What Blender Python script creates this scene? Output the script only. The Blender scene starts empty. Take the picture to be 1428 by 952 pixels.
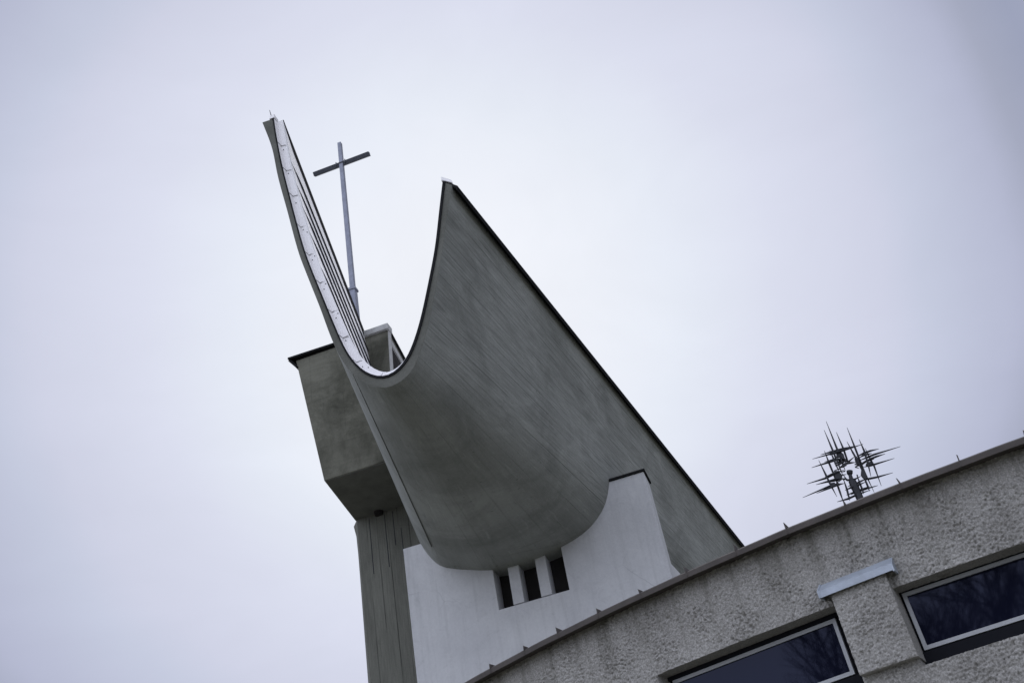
import bpy, math, random
import numpy as np
from mathutils import Vector, Matrix, noise

random.seed(7)
R_ = math.radians
scene = bpy.context.scene
col = scene.collection

# ------------------------------------------------------------------ camera
CAMZ = 1.6
FPX, IW, IH = 1400.0, 1428.0, 952.0
PP = np.array([IW / 2, IH / 2])
d_ = np.array([326.0, -1442.0]) - PP          # vanishing point of all verticals
LZ = np.hypot(*d_)
UP = d_ / LZ
RT = np.array([-UP[1], UP[0]])
EL = math.atan(FPX / LZ)
cE, sE = math.cos(EL), math.sin(EL)


def ray(px, py):
    q = np.array([px, py], float) - PP
    x, y = q @ RT, q @ UP
    return np.array([x, FPX * cE - y * sE, FPX * sE + y * cE])


CAM = np.array([0, 0, CAMZ])


def at_z(px, py, z):            # z above the ground
    d = ray(px, py)
    return CAM + d * ((z - CAMZ) / d[2])


def vplane(az, p):              # vertical plane whose horizontal normal has azimuth az
    a = R_(az)
    n = np.array([math.sin(a), math.cos(a), 0])
    return n, n @ np.array(p, float)


def hit(px, py, pl):
    d = ray(px, py)
    return CAM + d * ((pl[1] - pl[0] @ CAM) / (pl[0] @ d))


cam_d = bpy.data.cameras.new('camera')
cam = bpy.data.objects.new('camera', cam_d)
col.objects.link(cam)
cam_d.sensor_width = 36
cam_d.lens = 36 * FPX / IW
cam_d.clip_start = 0.05
cam_d.clip_end = 5000
fw = Vector((0, cE, sE)); up0 = Vector((0, -sE, cE)); rt0 = Vector((1, 0, 0))
cr = RT[0] * rt0 + UP[0] * up0                     # image +x
cu = -RT[1] * rt0 - UP[1] * up0                    # image up
M = Matrix((cr, cu, -fw)).transposed().to_4x4()
M.translation = Vector(CAM)
cam.matrix_world = M
scene.camera = cam

# ------------------------------------------------------------------ helpers


def tag(o, label=None, cat=None, group=None, kind=None):
    if label: o['label'] = label
    if cat: o['category'] = cat
    if group: o['group'] = group
    if kind: o['kind'] = kind
    return o


def empty(name, loc):
    o = bpy.data.objects.new(name, None)
    o.empty_display_size = 0.5
    col.objects.link(o)
    o.location = loc
    o['org'] = [float(v) for v in loc]
    return o


def org_of(p):
    return np.array(p['org']) if p is not None else np.zeros(3)


def obj(name, verts, faces, mat, parent=None, uv=None, smooth=False, recalc=True):
    o0 = org_of(parent)
    v = [tuple(np.array(p, float) - o0) for p in verts]
    me = bpy.data.meshes.new(name)
    me.from_pydata(v, [], [tuple(int(i) for i in f) for f in faces])
    if uv is not None:
        lay = me.uv_layers.new(name='UVMap')
        for lp in me.loops:
            lay.data[lp.index].uv = uv[lp.vertex_index]
    me.update()
    if recalc:
        import bmesh
        bm = bmesh.new(); bm.from_mesh(me)
        bmesh.ops.recalc_face_normals(bm, faces=bm.faces)
        bm.to_mesh(me); bm.free()
    for p in me.polygons:
        p.use_smooth = smooth
    me.materials.append(mat)
    o = bpy.data.objects.new(name, me)
    col.objects.link(o)
    if parent is not None:
        o.parent = parent
        o['org'] = [float(x) for x in o0]
    return o


def bevel(o, w, seg=2):
    m = o.modifiers.new('bevel', 'BEVEL')
    m.width = w; m.segments = seg; m.limit_method = 'ANGLE'; m.angle_limit = R_(35)
    return o


def hexa(a, b):
    """solid between two closed loops of equal length"""
    n = len(a)
    v = list(a) + list(b)
    f = [tuple(range(n))[::-1], tuple(range(n, 2 * n))]
    for i in range(n):
        j = (i + 1) % n
        f.append((i, j, n + j, n + i))
    return v, f


def bar_pts(p, q, r0, r1, n=8, up=Vector((0, 0, 1)), rot=0.0):
    p, q = Vector(p), Vector(q)
    d = (q - p).normalized()
    if abs(d.dot(up)) > .98: up = Vector((0, 1, 0))
    a = d.cross(up).normalized(); b = d.cross(a).normalized()
    A, B = [], []
    for i in range(n):
        t = 2 * math.pi * i / n + rot
        w = a * math.cos(t) + b * math.sin(t)
        A.append(p + w * r0); B.append(q + w * r1)
    return hexa(A, B)


class MB:
    def __init__(s): s.v = []; s.f = []; s.uv = []

    def add(s, vf, uv=None):
        o = len(s.v); s.v += [tuple(p) for p in vf[0]]; s.f += [tuple(i + o for i in f) for f in vf[1]]
        if uv: s.uv += uv

    def build(s, name, mat, parent=None, **k):
        return obj(name, s.v, s.f, mat, parent, uv=s.uv or None, **k)


# ------------------------------------------------------------------ materials


class NT:
    def __init__(s, name):
        s.m = bpy.data.materials.new(name); s.m.use_nodes = True
        s.t = s.m.node_tree
        s.b = s.t.nodes['Principled BSDF']

    def n(s, typ, **k):
        nd = s.t.nodes.new(typ)
        for a, v in k.items():
            if a.startswith('_'):
                nd.inputs[a[1:].replace('_', ' ')].default_value = v
            else: setattr(nd, a, v)
        return nd

    def l(s, a, b): s.t.links.new(a, b)

    def noise(s, vec, scale, detail=4, rough=.55, dist=0):
        nd = s.n('ShaderNodeTexNoise'); s.l(vec, nd.inputs['Vector'])
        nd.inputs['Scale'].default_value = scale; nd.inputs['Detail'].default_value = detail
        nd.inputs['Roughness'].default_value = rough; nd.inputs['Distortion'].default_value = dist
        return nd.outputs['Fac']

    def ramp(s, fac, stops):
        nd = s.n('ShaderNodeValToRGB'); s.l(fac, nd.inputs['Fac'])
        e = nd.color_ramp.elements
        while len(e) < len(stops): e.new(.5)
        for el, (p, c) in zip(e, stops):
            el.position = p; el.color = (c, c, c, 1) if isinstance(c, (int, float)) else (*c, 1)
        return nd.outputs['Color']

    def mix(s, fac, a, b, typ='MIX'):
        nd = s.n('ShaderNodeMix', data_type='RGBA', blend_type=typ)
        for sock, v in ((nd.inputs[0], fac), (nd.inputs[6], a), (nd.inputs[7], b)):
            if isinstance(v, (int, float)): sock.default_value = v if sock == nd.inputs[0] else (v, v, v, 1)
            elif isinstance(v, tuple): sock.default_value = (*v, 1)
            else: s.l(v, sock)
        return nd.outputs[2]

    def mapping(s, vec, scale=(1, 1, 1), rot=(0, 0, 0), loc=(0, 0, 0)):
        nd = s.n('ShaderNodeMapping'); s.l(vec, nd.inputs['Vector'])
        nd.inputs['Scale'].default_value = scale; nd.inputs['Rotation'].default_value = rot
        nd.inputs['Location'].default_value = loc
        return nd.outputs[0]

    def coord(s, w): return s.n('ShaderNodeTexCoord').outputs[w]

    def bump(s, h, strength, dist):
        nd = s.n('ShaderNodeBump'); nd.inputs['Strength'].default_value = strength
        nd.inputs['Distance'].default_value = dist
        s.l(h, nd.inputs['Height']); s.l(nd.outputs[0], s.b.inputs['Normal'])

    def done(s, colr, rough=.8, metal=0, spec=.5):
        if isinstance(colr, tuple): s.b.inputs['Base Color'].default_value = (*colr, 1)
        else: s.l(colr, s.b.inputs['Base Color'])
        s.b.inputs['Roughness'].default_value = rough
        s.b.inputs['Metallic'].default_value = metal
        s.b.inputs['Specular IOR Level'].default_value = spec
        return s.m


def board_concrete(name, c0, c1, vec_kind, scale_map, rot=(0, 0, 0), lines=1.0, board=.14, line_dark=.45):
    """weathered, board-marked concrete; boards run along the second axis"""
    k = NT(name)
    base = k.coord(vec_kind)
    if rot != (0, 0, 0): base = k.mapping(base, (1, 1, 1), rot)
    st = k.mapping(base, (1 / board, .10, 1))
    # board bands: constant per board
    vor = k.n('ShaderNodeTexWhiteNoise', noise_dimensions='1D')
    sep = k.n('ShaderNodeSeparateXYZ'); k.l(st, sep.inputs[0])
    fl = k.n('ShaderNodeMath', operation='FLOOR'); k.l(sep.outputs[0], fl.inputs[0]); k.l(fl.outputs[0], vor.inputs['W'])
    frac = k.n('ShaderNodeMath', operation='FRACT'); k.l(sep.outputs[0], frac.inputs[0])
    # joint line
    joint = k.ramp(frac.outputs[0], [(0, 1.0), (.07, 0.0), (.94, 0.0), (1, 1.0)])
    # joints come and go along their length
    fade = k.ramp(k.noise(k.mapping(base, (1 / board * .9, .33, 1)), 1.0, 3, .6), [(.44, 0.0), (.62, 1.0)])
    jl = k.n('ShaderNodeMath', operation='MULTIPLY'); k.l(joint, jl.inputs[0]); k.l(fade, jl.inputs[1])
    streak = k.noise(k.mapping(base, (20, .95, 1)), 1.0, 7, .74, .25)
    dash = k.noise(k.mapping(base, (34, 1.6, 1)), 1.0, 3, .6)
    patch = k.noise(k.mapping(base, (1, .55, 1)), .75, 7, .66, .8)
    fine = k.noise(base, 26, 4, .7)
    c = k.mix(k.ramp(patch, [(.32, 0.0), (.68, 1.0)]), c0, c1)
    amt = 1.0
    if name == 'shell_concrete':      # smoother shuttering under the belly than on the tall right face
        su = k.n('ShaderNodeSeparateXYZ'); k.l(base, su.inputs[0]); cz_ = k.n('ShaderNodeMapRange'); cz_.name = 'crease'; cz_.interpolation_type = 'SMOOTHSTEP'; k.l(su.outputs[0], cz_.inputs[0])
        cz_.inputs[3].default_value = .25; cz_.inputs[4].default_value = .80; amt = cz_.outputs[0]
    c = k.mix(.55 if amt == 1.0 else amt, c, k.ramp(streak, [(.30, .33), (.68, .67)]), 'OVERLAY')
    c = k.mix(k.ramp(dash, [(.66, 0.0), (.76, .55)]), c, tuple(x * .5 for x in c0))
    c = k.mix(.22, c, k.ramp(vor.outputs['Value'], [(0, .4), (1, .6)]), 'OVERLAY')
    c = k.mix(.30, c, k.ramp(fine, [(.3, .35), (.7, .65)]), 'OVERLAY')
    f = k.n('ShaderNodeMath', operation='MULTIPLY'); k.l(jl.outputs[0], f.inputs[0]); f.inputs[1].default_value = lines
    if amt != 1.0:
        f.inputs[1].default_value = 1.0; k.l(amt, f.inputs[1])
    c = k.mix(f.outputs[0], c, tuple(x * line_dark for x in c0))
    lite = k.noise(k.mapping(base, (15, .7, 1), loc=(3, 7, 0)), 1.0, 6, .7)
    c = k.mix(k.ramp(lite, [(.58, 0.0), (.74, .42)]), c, tuple(min(.6, x * 1.5) for x in c1))
    blot = k.noise(k.mapping(base, (1, .45, 1)), 1.0, 7, .72, 1.4)
    c = k.mix(k.ramp(blot, [(.58, 0.0), (.74, .34)]), c, tuple(x * .60 for x in c0))
    # pin holes
    vo = k.n('ShaderNodeTexVoronoi'); k.l(base, vo.inputs['Vector']); vo.inputs['Scale'].default_value = 3.0
    c = k.mix(k.ramp(vo.outputs['Distance'], [(.03, .7), (.06, 0.0)]), c, tuple(x * .45 for x in c0))
    cr_ = k.n('ShaderNodeTexVoronoi', feature='DISTANCE_TO_EDGE'); wn_ = k.n('ShaderNodeTexNoise'); k.l(base, wn_.inputs['Vector']); wn_.inputs['Scale'].default_value = 1.1; wn_.inputs['Detail'].default_value = 6
    k.l(k.mix(.28, base, wn_.outputs['Color']), cr_.inputs['Vector']); cr_.inputs['Scale'].default_value = .42
    ck_ = k.n('ShaderNodeMath', operation='MULTIPLY'); k.l(k.ramp(cr_.outputs['Distance'], [(0, .8), (.0035, 0.0)]), ck_.inputs[0]); k.l(k.ramp(k.noise(base, .35, 3), [(.60, 0.0), (.68, .6)]), ck_.inputs[1])
    c = k.mix(ck_.outputs[0], c, tuple(x * .35 for x in c0))
    h = k.mix(.5, streak, fine)
    h = k.mix(.45, h, vor.outputs['Value'])
    h = k.mix(f.outputs[0], h, 0.1)
    k.bump(h, .75, .03)
    return k.done(c, .88, 0, .25)


MAT = {}
MAT['shell'] = board_concrete('shell_concrete', (.195, .203, .191), (.315, .325, .311), 'UV', None, board=.17)
k = NT('tower_concrete')
b_ = k.coord('Object')
c_ = k.mix(k.ramp(k.noise(b_, .42, 7, .66, .6), [(.40, 0.0), (.60, 1.0)]), (.066, .066, .052), (.158, .156, .128))
c_ = k.mix(.38, c_, k.ramp(k.noise(k.mapping(b_, (1.1, 1.1, 7)), 1.0, 6, .65, .5), [(.28, .33), (.7, .67)]), 'OVERLAY')
c_ = k.mix(.30, c_, k.ramp(k.noise(b_, 16, 5, .75), [(.3, .34), (.7, .66)]), 'OVERLAY')
pn = k.n('ShaderNodeTexBrick'); k.l(k.mapping(b_, (1, 1, 1), (R_(90), 0, 0)), pn.inputs['Vector'])
for nm_, v_ in (('Scale', .42), ('Mortar Size', .006), ('Brick Width', .9), ('Row Height', .75), ('Bias', 0.0), ('Mortar Smooth', .3)): pn.inputs[nm_].default_value = v_
pn.inputs['Color1'].default_value = (.44, .44, .44, 1); pn.inputs['Color2'].default_value = (.56, .56, .56, 1); pn.inputs['Mortar'].default_value = (.40, .40, .40, 1)
c_ = k.mix(.55, c_, pn.outputs['Color'], 'OVERLAY')
c_ = k.mix(k.ramp(k.noise(k.mapping(b_, (2.2, 2.2, .5)), 1.0, 6, .7, .8), [(.60, 0.0), (.74, .5)]), c_, (.045, .046, .038))
k.bump(k.noise(b_, 14, 5, .7), .5, .02)
MAT['tower'] = k.done(c_, .92, 0, .15)
MAT['shaft'] = board_concrete('shaft_concrete', (.108, .109, .094), (.156, .157, .136), 'UV', None, board=.36, lines=1.0, line_dark=.35)
k = NT('band_concrete')
b_ = k.coord('Object')
c_ = k.mix(k.ramp(k.noise(b_, .8, 6, .65), [(.35, 0.0), (.7, 1.0)]), (.092, .094, .082), (.150, .152, .136))
c_ = k.mix(.4, c_, k.ramp(k.noise(b_, 18, 5, .7), [(.3, .35), (.7, .65)]), 'OVERLAY')
k.bump(k.noise(b_, 30, 4, .7), .4, .02)
MAT['band'] = k.done(c_, .9, 0, .25)

# painted render of the end wall
k = NT('white_render')
b_ = k.coord('Object')
p1 = k.noise(b_, .7, 6, .6, .5); p2 = k.noise(b_, 14, 6, .75)
c_ = k.mix(k.ramp(p1, [(.3, 0.0), (.72, 1.0)]), (.485, .490, .510), (.580, .585, .600))
c_ = k.mix(.30, c_, k.ramp(p2, [(.3, .38), (.7, .62)]), 'OVERLAY')
run = k.noise(k.mapping(b_, (7, 7, .35)), 1.0, 5, .6)
c_ = k.mix(k.ramp(run, [(.50, 0.0), (.76, .28)]), c_, (.30, .305, .315))
c_ = k.mix(k.ramp(k.noise(b_, 2.6, 6, .7, .9), [(.56, 0.0), (.72, .30)]), c_, (.33, .335, .35))
vo = k.n('ShaderNodeTexVoronoi', feature='DISTANCE_TO_EDGE')
wob = k.n('ShaderNodeTexNoise'); k.l(b_, wob.inputs['Vector']); wob.inputs['Scale'].default_value = 1.6; wob.inputs['Detail'].default_value = 5
wv = k.mix(.18, b_, wob.outputs['Color'])
k.l(wv, vo.inputs['Vector']); vo.inputs['Scale'].default_value = .75
ck = k.ramp(vo.outputs['Distance'], [(0, 1.0), (.006, 0.0)])
cm = k.ramp(k.noise(b_, .5, 2), [(.56, 0.0), (.66, .42)])
cc = k.n('ShaderNodeMath', operation='MULTIPLY'); k.l(ck, cc.inputs[0]); k.l(cm, cc.inputs[1])
c_ = k.mix(cc.outputs[0], c_, (.16, .165, .19))
k.bump(p2, .5, .012)
MAT['white'] = k.done(c_, .9, 0, .2)

# rough-cast plaster of the curved building
k = NT('roughcast_plaster')
b_ = k.coord('Object')
c_ = k.mix(k.ramp(k.noise(b_, 1.1, 6, .65, .6), [(.3, 0.0), (.7, 1.0)]), (.275, .265, .250), (.395, .383, .364))
c_ = k.mix(.55, c_, k.ramp(k.noise(b_, 58, 5, .75), [(.34, .22), (.66, .78)]), 'OVERLAY')
st = k.noise(b_, 2.3, 5, .7, 1.0)
c_ = k.mix(k.ramp(st, [(.60, 0.0), (.72, .60)]), c_, (.11, .105, .085))
runs = k.noise(k.mapping(b_, (5.5, 5.5, .55)), 1.0, 6, .7)
sp = k.n('ShaderNodeSeparateXYZ'); k.l(b_, sp.inputs[0])
zr_ = k.n('ShaderNodeMapRange'); k.l(sp.outputs[2], zr_.inputs[0]); zr_.inputs[1].default_value = 4.75; zr_.inputs[2].default_value = 5.62
rm = k.n('ShaderNodeMath', operation='MULTIPLY'); k.l(k.ramp(runs, [(.48, 0.0), (.66, .8)]), rm.inputs[0]); k.l(zr_.outputs[0], rm.inputs[1])
c_ = k.mix(rm.outputs[0], c_, (.15, .145, .125))
grit = k.n('ShaderNodeTexVoronoi'); k.l(b_, grit.inputs['Vector']); grit.inputs['Scale'].default_value = 60; grit.inputs['Randomness'].default_value = 1
c_ = k.mix(.5, c_, k.ramp(grit.outputs['Distance'], [(.1, .62), (.75, .30)]), 'OVERLAY')
k.bump(k.noise(b_, 85, 4, .65), .6, .008)
MAT['rough'] = k.done(c_, .95, 0, .15)


def plain(name, c, rough=.5, metal=0, var=.25, scale=6, spec=.5):
    k = NT(name); b_ = k.coord('Object')
    cc = k.mix(var, c, k.ramp(k.noise(b_, scale, 6, .65), [(.3, .25), (.7, .75)]), 'OVERLAY')
    k.bump(k.noise(b_, scale * 4, 3), .12, .01)
    return k.done(cc, rough, metal, spec)


MAT['sheet'] = plain('white_sheet_metal', (.86, .84, .85), .5, 0, .16, 5)
MAT['lining'] = plain('pale_roof_sheet', (.86, .85, .86), .5, 0, .14, 3)
MAT['seam'] = plain('dark_seam_metal', (.035, .037, .042), .85, 0, .25, 6, .1)
MAT['soffit'] = plain('brightened_underside_concrete', (.150, .152, .142), .9, 0, .35, 2.2, .1)  # paler than the tower: light on the belfry underside put into the colour
MAT['groove'] = plain('stained_groove', (.125, .128, .120), .95, 0, .4, 4, .05)
MAT['dark'] = plain('dark_flashing', (.020, .0205, .022), .95, 0, .3, 6, .02)
MAT['coping'] = plain('brown_grey_coping', (.072, .062, .057), .6, .1, .5, 3, .3)
MAT['zinc'] = plain('zinc_cap', (.36, .40, .46), .45, .25, .3, 7)
MAT['cross'] = plain('galvanised_cross', (.235, .250, .315), .5, .1, .35, 4, .3)
MAT['crossbar'] = plain('shade_toned_steel', (.070, .076, .095), .55, .1, .35, 5, .3)  # darker than the post: shade on the bar's down-tilted face put into colour
MAT['alu'] = plain('window_aluminium', (.33, .34, .355), .45, .2, .15, 5)
MAT['sash'] = plain('dark_sash', (.010, .0105, .014), .8, 0, .1, 5, .1)
MAT['iron'] = plain('black_iron', (.020, .021, .026), .55, .4, .2, 9)
MAT['pale_conc'] = plain('pale_concrete_trim', (.42, .42, .41), .85, 0, .3, 5)
MAT['brown'] = plain('brown_reveal', (.085, .072, .045), .9, 0, .4, 5, .2)
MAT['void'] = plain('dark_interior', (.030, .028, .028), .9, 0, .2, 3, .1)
MAT['bark'] = plain('bark', (.055, .047, .040), .95, 0, .4, 8, .1)
MAT['roofing'] = plain('roof_gravel', (.20, .195, .185), .95, 0, .4, 20, .1)
k = NT('window_glass')
b_ = k.coord('Object')
k.bump(k.noise(b_, 1.5, 2), .02, .02)
MAT['glass'] = k.done((.006, .007, .016), .03, 0, .5)
k.b.inputs['IOR'].default_value = 1.33
k.b.inputs['Specular Tint'].default_value = (.62, .68, 1, 1)
k = NT('ground_grass')
b_ = k.coord('Object')
c_ = k.mix(k.ramp(k.noise(b_, .4, 8, .6), [(.35, 0.0), (.65, 1.0)]), (.165, .160, .122), (.262, .252, .200))
c_ = k.mix(.5, c_, k.ramp(k.noise(b_, 9, 6, .7), [(.3, .3), (.7, .7)]), 'OVERLAY')
MAT['ground'] = k.done(c_, .95, 0, .1)

# ------------------------------------------------------------------ ground
g = obj('ground', [(-900, -900, 0), (900, -900, 0), (900, 900, 0), (-900, 900, 0)], [(0, 1, 2, 3)], MAT['ground'])
tag(g, kind='structure')

# ------------------------------------------------------------------ church frame
WA = 12.0
aW = R_(WA)
Lv = np.array([math.cos(aW), -math.sin(aW), 0])     # along the end wall, to the right
Bv = np.array([math.sin(aW), math.cos(aW), 0])      # away from the camera
d0 = ray(740, 785); p_wall = CAM + d0 * 26 / np.hypot(d0[0], d0[1])
WALL = vplane(WA, p_wall)
BW = WALL[1]


def P(l, b, z): return Lv * l + Bv * b + np.array([0, 0, z])


def lz(px, py, b=None):
    h = hit(px, py, WALL if b is None else (WALL[0], b))
    return h @ Lv, h[2]


church = empty('church', (0.3, 26.5, 0))
tag(church, 'concrete church with a two pointed prow shaped saddle roof over its white end wall', 'church')

# ---- roof shell: horizontal straight rulings fanning back from a U shaped rim
OUT_L = [(366, 171, -.7), (379.3, 206.3, -.7), (387.7, 246.8, -.7), (400.8, 294.5, -.7), (416.3, 351.7, -.7), (430, 388, -.7), (446, 428, -.7),
         (464, 476, -.7), (480, 506.5, -.2), (495, 524, .6), (510, 534, 3.2), (526, 540, 4.9), (538, 541.5, 6.3)]
OUT_R = [(538, 541.5, 6.3), (554.6, 535, 10.3), (567.5, 525, 14.0), (577, 512.5, 16.4), (583, 499, 18.0), (593, 470, 19.5), (602, 432, 19.9),
         (610.5, 385, 19.6), (616.5, 350, 19.4), (622, 310, 19.3), (626, 285, 19.2), (630, 258, 19.2)]
IN_L = [(381.7, 165.8), (385.3, 189.6), (393.7, 232.5), (402, 265.9), (416.3, 320.7), (427, 356.5), (445, 402),
        (468.8, 459.5), (483, 490.5), (495, 507), (507, 518.5), (521, 525.5), (535.5, 528)]
IN_R = [(535.5, 528), (547.4, 522.7), (556, 516), (564, 507), (574.9, 485.8), (586.8, 448.8), (600, 388), (608, 344.6),
        (614, 292), (618.5, 254)]
RA = 10.0
zlow = p_wall[2]
zlow = CAMZ + 11.185
tmp = hit(545, 540, vplane(RA, (0, 10, 0)))
RIM = vplane(RA, (0, 10 * (zlow - CAMZ) / (tmp[2] - CAMZ), 0))


def smooth_curve(cp, n):
    cp = np.array(cp, float)
    t = np.r_[0, np.cumsum(np.linalg.norm(np.diff(cp[:, :3], axis=0), axis=1))]
    # Catmull-Rom (non uniform, finite-difference tangents) resampled evenly
    m = np.zeros_like(cp)
    m[1:-1] = (cp[2:] - cp[:-2]) / (t[2:] - t[:-2])[:, None]
    m[0] = (cp[1] - cp[0]) / (t[1] - t[0]); m[-1] = (cp[-1] - cp[-2]) / (t[-1] - t[-2])
    q = np.linspace(0, t[-1], n); out = []
    for x in q:
        i = min(np.searchsorted(t, x, side='right') - 1, len(t) - 2)
        h = t[i + 1] - t[i]; s = (x - t[i]) / h
        out.append((2 * s**3 - 3 * s**2 + 1) * cp[i] + (s**3 - 2 * s**2 + s) * h * m[i] + (-2 * s**3 + 3 * s**2) * cp[i + 1] + (s**3 - s**2) * h * m[i + 1])
    return np.array(out)


def relax(a, n):
    a = a.copy()
    for _ in range(n):
        a[1:-1] = a[1:-1] * .5 + (a[:-2] + a[2:]) * .25
    return a


NL, NR = 60, 44
oL = smooth_curve([(*hit(x, y, RIM), a) for x, y, a in OUT_L], NL)
oR = smooth_curve([(*hit(x, y, RIM), a) for x, y, a in OUT_R], NR)
O = relax(np.r_[oL, oR[1:]], 1)
AZ = O[:, 3]; O = O[:, :3]
iL = smooth_curve([hit(x, y, RIM) for x, y in IN_L], NL)
iR = smooth_curve([hit(x, y, RIM) for x, y in IN_R], NR)
I = relax(np.r_[iL, iR[1:]], 3)
NS = len(O)
RUL = np.c_[np.sin(np.radians(AZ)), np.cos(np.radians(AZ)), np.zeros(NS)]
YE = np.interp(np.arange(NS), [0, NL, NS], [31.5, 40, 46])
LEN = lambda p, i: (YE[i] - p[1]) / RUL[i][1]
# inward direction of the U in the rim plane
rl = np.array([math.cos(R_(RA)), -math.sin(R_(RA)), 0])
tan = np.gradient(I, axis=0); tan /= np.linalg.norm(tan, axis=1)[:, None]
INW = np.array([np.cross(rl, [0, 0, 1]) * 0 + (-(t[2]) * rl * -1 * 1.0 + 0) for t in tan])
INW = np.array([np.array([0, 0, 1.0]) * (t @ rl) - rl * t[2] for t in tan])   # rotate the tangent by +90 degrees
INW /= np.linalg.norm(INW, axis=1)[:, None]
arc = np.r_[0, np.cumsum(np.linalg.norm(np.diff(O, axis=0), axis=1))]

icr = NL + 10
for q_, v_ in ((1, arc[icr] - .55), (2, arc[icr] + .25)): MAT['shell'].node_tree.nodes['crease'].inputs[q_].default_value = v_
NT_ = 26


def ruled(curve, lens, nt=NT_, start=0.0):
    v, uv = [], []
    for i in range(NS):
        for j in range(nt + 1):
            s = start + (lens[i] - start) * (j / nt) ** 1.25
            v.append(curve[i] + RUL[i] * s); uv.append((arc[i], s))
    f = []
    w = nt + 1
    for i in range(NS - 1):
        for j in range(nt):
            f.append((i * w + j, (i + 1) * w + j, (i + 1) * w + j + 1, i * w + j + 1))
    return v, f, uv


lo = [LEN(O[i], i) for i in range(NS)]
vo_, fo_, uvo = ruled(O, lo)
li = [LEN(I[i], i) for i in range(NS)]
vi_, fi_, uvi = ruled(I, li)
w = NT_ + 1
nO = len(vo_)
sv = vo_ + vi_; suv = uvo + uvi
sf = list(fo_) + [tuple(nO + i for i in f[::-1]) for f in fi_]
for i in range(NS - 1):           # far end closes the slab
    a, b = i * w + NT_, (i + 1) * w + NT_
    sf.append((a, b, nO + b, nO + a))
for i in (0, NS - 1):             # upper edges
    for j in range(NT_):
        sf.append((i * w + j, i * w + j + 1, nO + i * w + j + 1, nO + i * w + j))
shell = obj('roof', sv, sf, MAT['shell'], church, uv=suv, smooth=True)
me = shell.data
for p in me.polygons: p.use_smooth = True
# rim face (end grain of the slab) as its own concrete band, a touch proud so edges stay crisp
fwd = -RIM[0]
rv, rf = [], []
for i in range(NS):
    rv += [O[i] + fwd * .004, I[i] + fwd * .004, O[i] - fwd * .01, I[i] - fwd * .01]
for i in range(NS - 1):
    a, b = 4 * i, 4 * i + 4
    rf += [(a, b, b + 1, a + 1), (a, a + 2, b + 2, b), (a + 1, b + 1, b + 3, a + 3)]
obj('rim_band', rv, rf, MAT['band'], shell, smooth=False, recalc=False)
# dark trim on the inner edge of the rim
tv, tf = [], []
for i in range(NS):
    wd = -.022 if i < NL - 10 else -.022 - .026 * min(1, (i - NL + 10) / 14)
    a, b = I[i] + INW[i] * .012, I[i] + INW[i] * wd
    tv += [a + fwd * .03, b + fwd * .03, a - fwd * .02, b - fwd * .02]
for i in range(NS - 1):
    a, b = 4 * i, 4 * i + 4
    tf += [(a, b, b + 1, a + 1), (a, a + 2, b + 2, b), (a + 1, b + 1, b + 3, a + 3)]
obj('edge_trim', tv, tf, MAT['dark'], shell)

# upstand: white sheets along the inner edge of the rim, and the roof sheet behind them
OFF = np.full(NS, .20)
OFF[NL:] = np.interp(np.arange(NS - NL), [0, 8, NS - NL], [.20, .10, .07])
OFF = relax(OFF, 3)
U0 = np.array([I[i] + INW[i] * .012 + fwd * .012 for i in range(NS)])
U1 = np.array([I[i] + INW[i] * OFF[i] + RUL[i] * .15 for i in range(NS)])
UM = np.array([I[i] + INW[i] * OFF[i] * .30 + RUL[i] * .14 for i in range(NS)])
cuts = [0, 6, 12, 18, 25, 31, 37, 43, 48, 53, 58, 62, 68, 76, 86, NS - 1]
for a, b in zip(cuts[:-1], cuts[1:]):
    v = []
    for i in range(a, b + 1):
        e0 = (U0[min(i + 1, NS - 1)] - U0[max(i - 1, 0)]); e0 = e0 / np.linalg.norm(e0)
        g = e0 * .006 if i == a else (-e0 * .006 if i == b else 0)
        jit = fwd * .004 * ((a * 7) % 3)
        v += [U0[i] + g + jit, UM[i] + g + jit, U1[i] + g + jit, U1[i] + g - INW[i] * .03 + RUL[i] * .05, UM[i] + g + RUL[i] * .06]
    f = []
    for q in range(b - a):
        s0, s1 = 5 * q, 5 * q + 5
        f += [(s0 + x, s1 + x, s1 + (x + 1) % 5, s0 + (x + 1) % 5) for x in range(5)]
    f += [(0, 1, 2, 3, 4), tuple(5 * (b - a) + x for x in (0, 4, 3, 2, 1))]
    fl = obj('flashing', v, f, MAT['sheet'], shell)
    if 0 < a < NL + 6:
        sl_ = U0[a + 1] - U0[a]
        p0, pm, p1 = U0[a] + fwd * .008, UM[a] + fwd * .012, UM[a] + (U1[a] - UM[a]) * (.95, .45, .8)[a % 3] + fwd * .010
        jm = MB(); jm.add(bar_pts(p0, pm, .008, .007, 4)); jm.add(bar_pts(pm, p1 + sl_ * (.25, -.1, .3)[a % 3], .007, .004, 4))
        jm.build('joint', MAT['seam'], fl)
        for tt in (.25, .8)[: 1 + a % 2]:
            c = UM[a] + (U1[a] - UM[a]) * tt + sl_ * random.uniform(.5, 2.2)
            rv_ = bar_pts(c - fwd * .012, c + fwd * .016, .012, .012, 6)
            obj('rivet', rv_[0], rv_[1], MAT['seam'], fl)
LIN = np.array([I[i] + INW[i] * (OFF[i] - .006) for i in range(NS)])
ll = [min(LEN(LIN[i], i), 13.5) if i < 30 else LEN(LIN[i], i) for i in range(NS)]
lv, lf, luv = ruled(LIN, ll, start=.15)
lin = obj('roof_sheet', lv, lf, MAT['lining'], shell, uv=luv, smooth=True)
sm = lin.modifiers.new('thickness', 'SOLIDIFY'); sm.thickness = .03; sm.offset = 0
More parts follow.
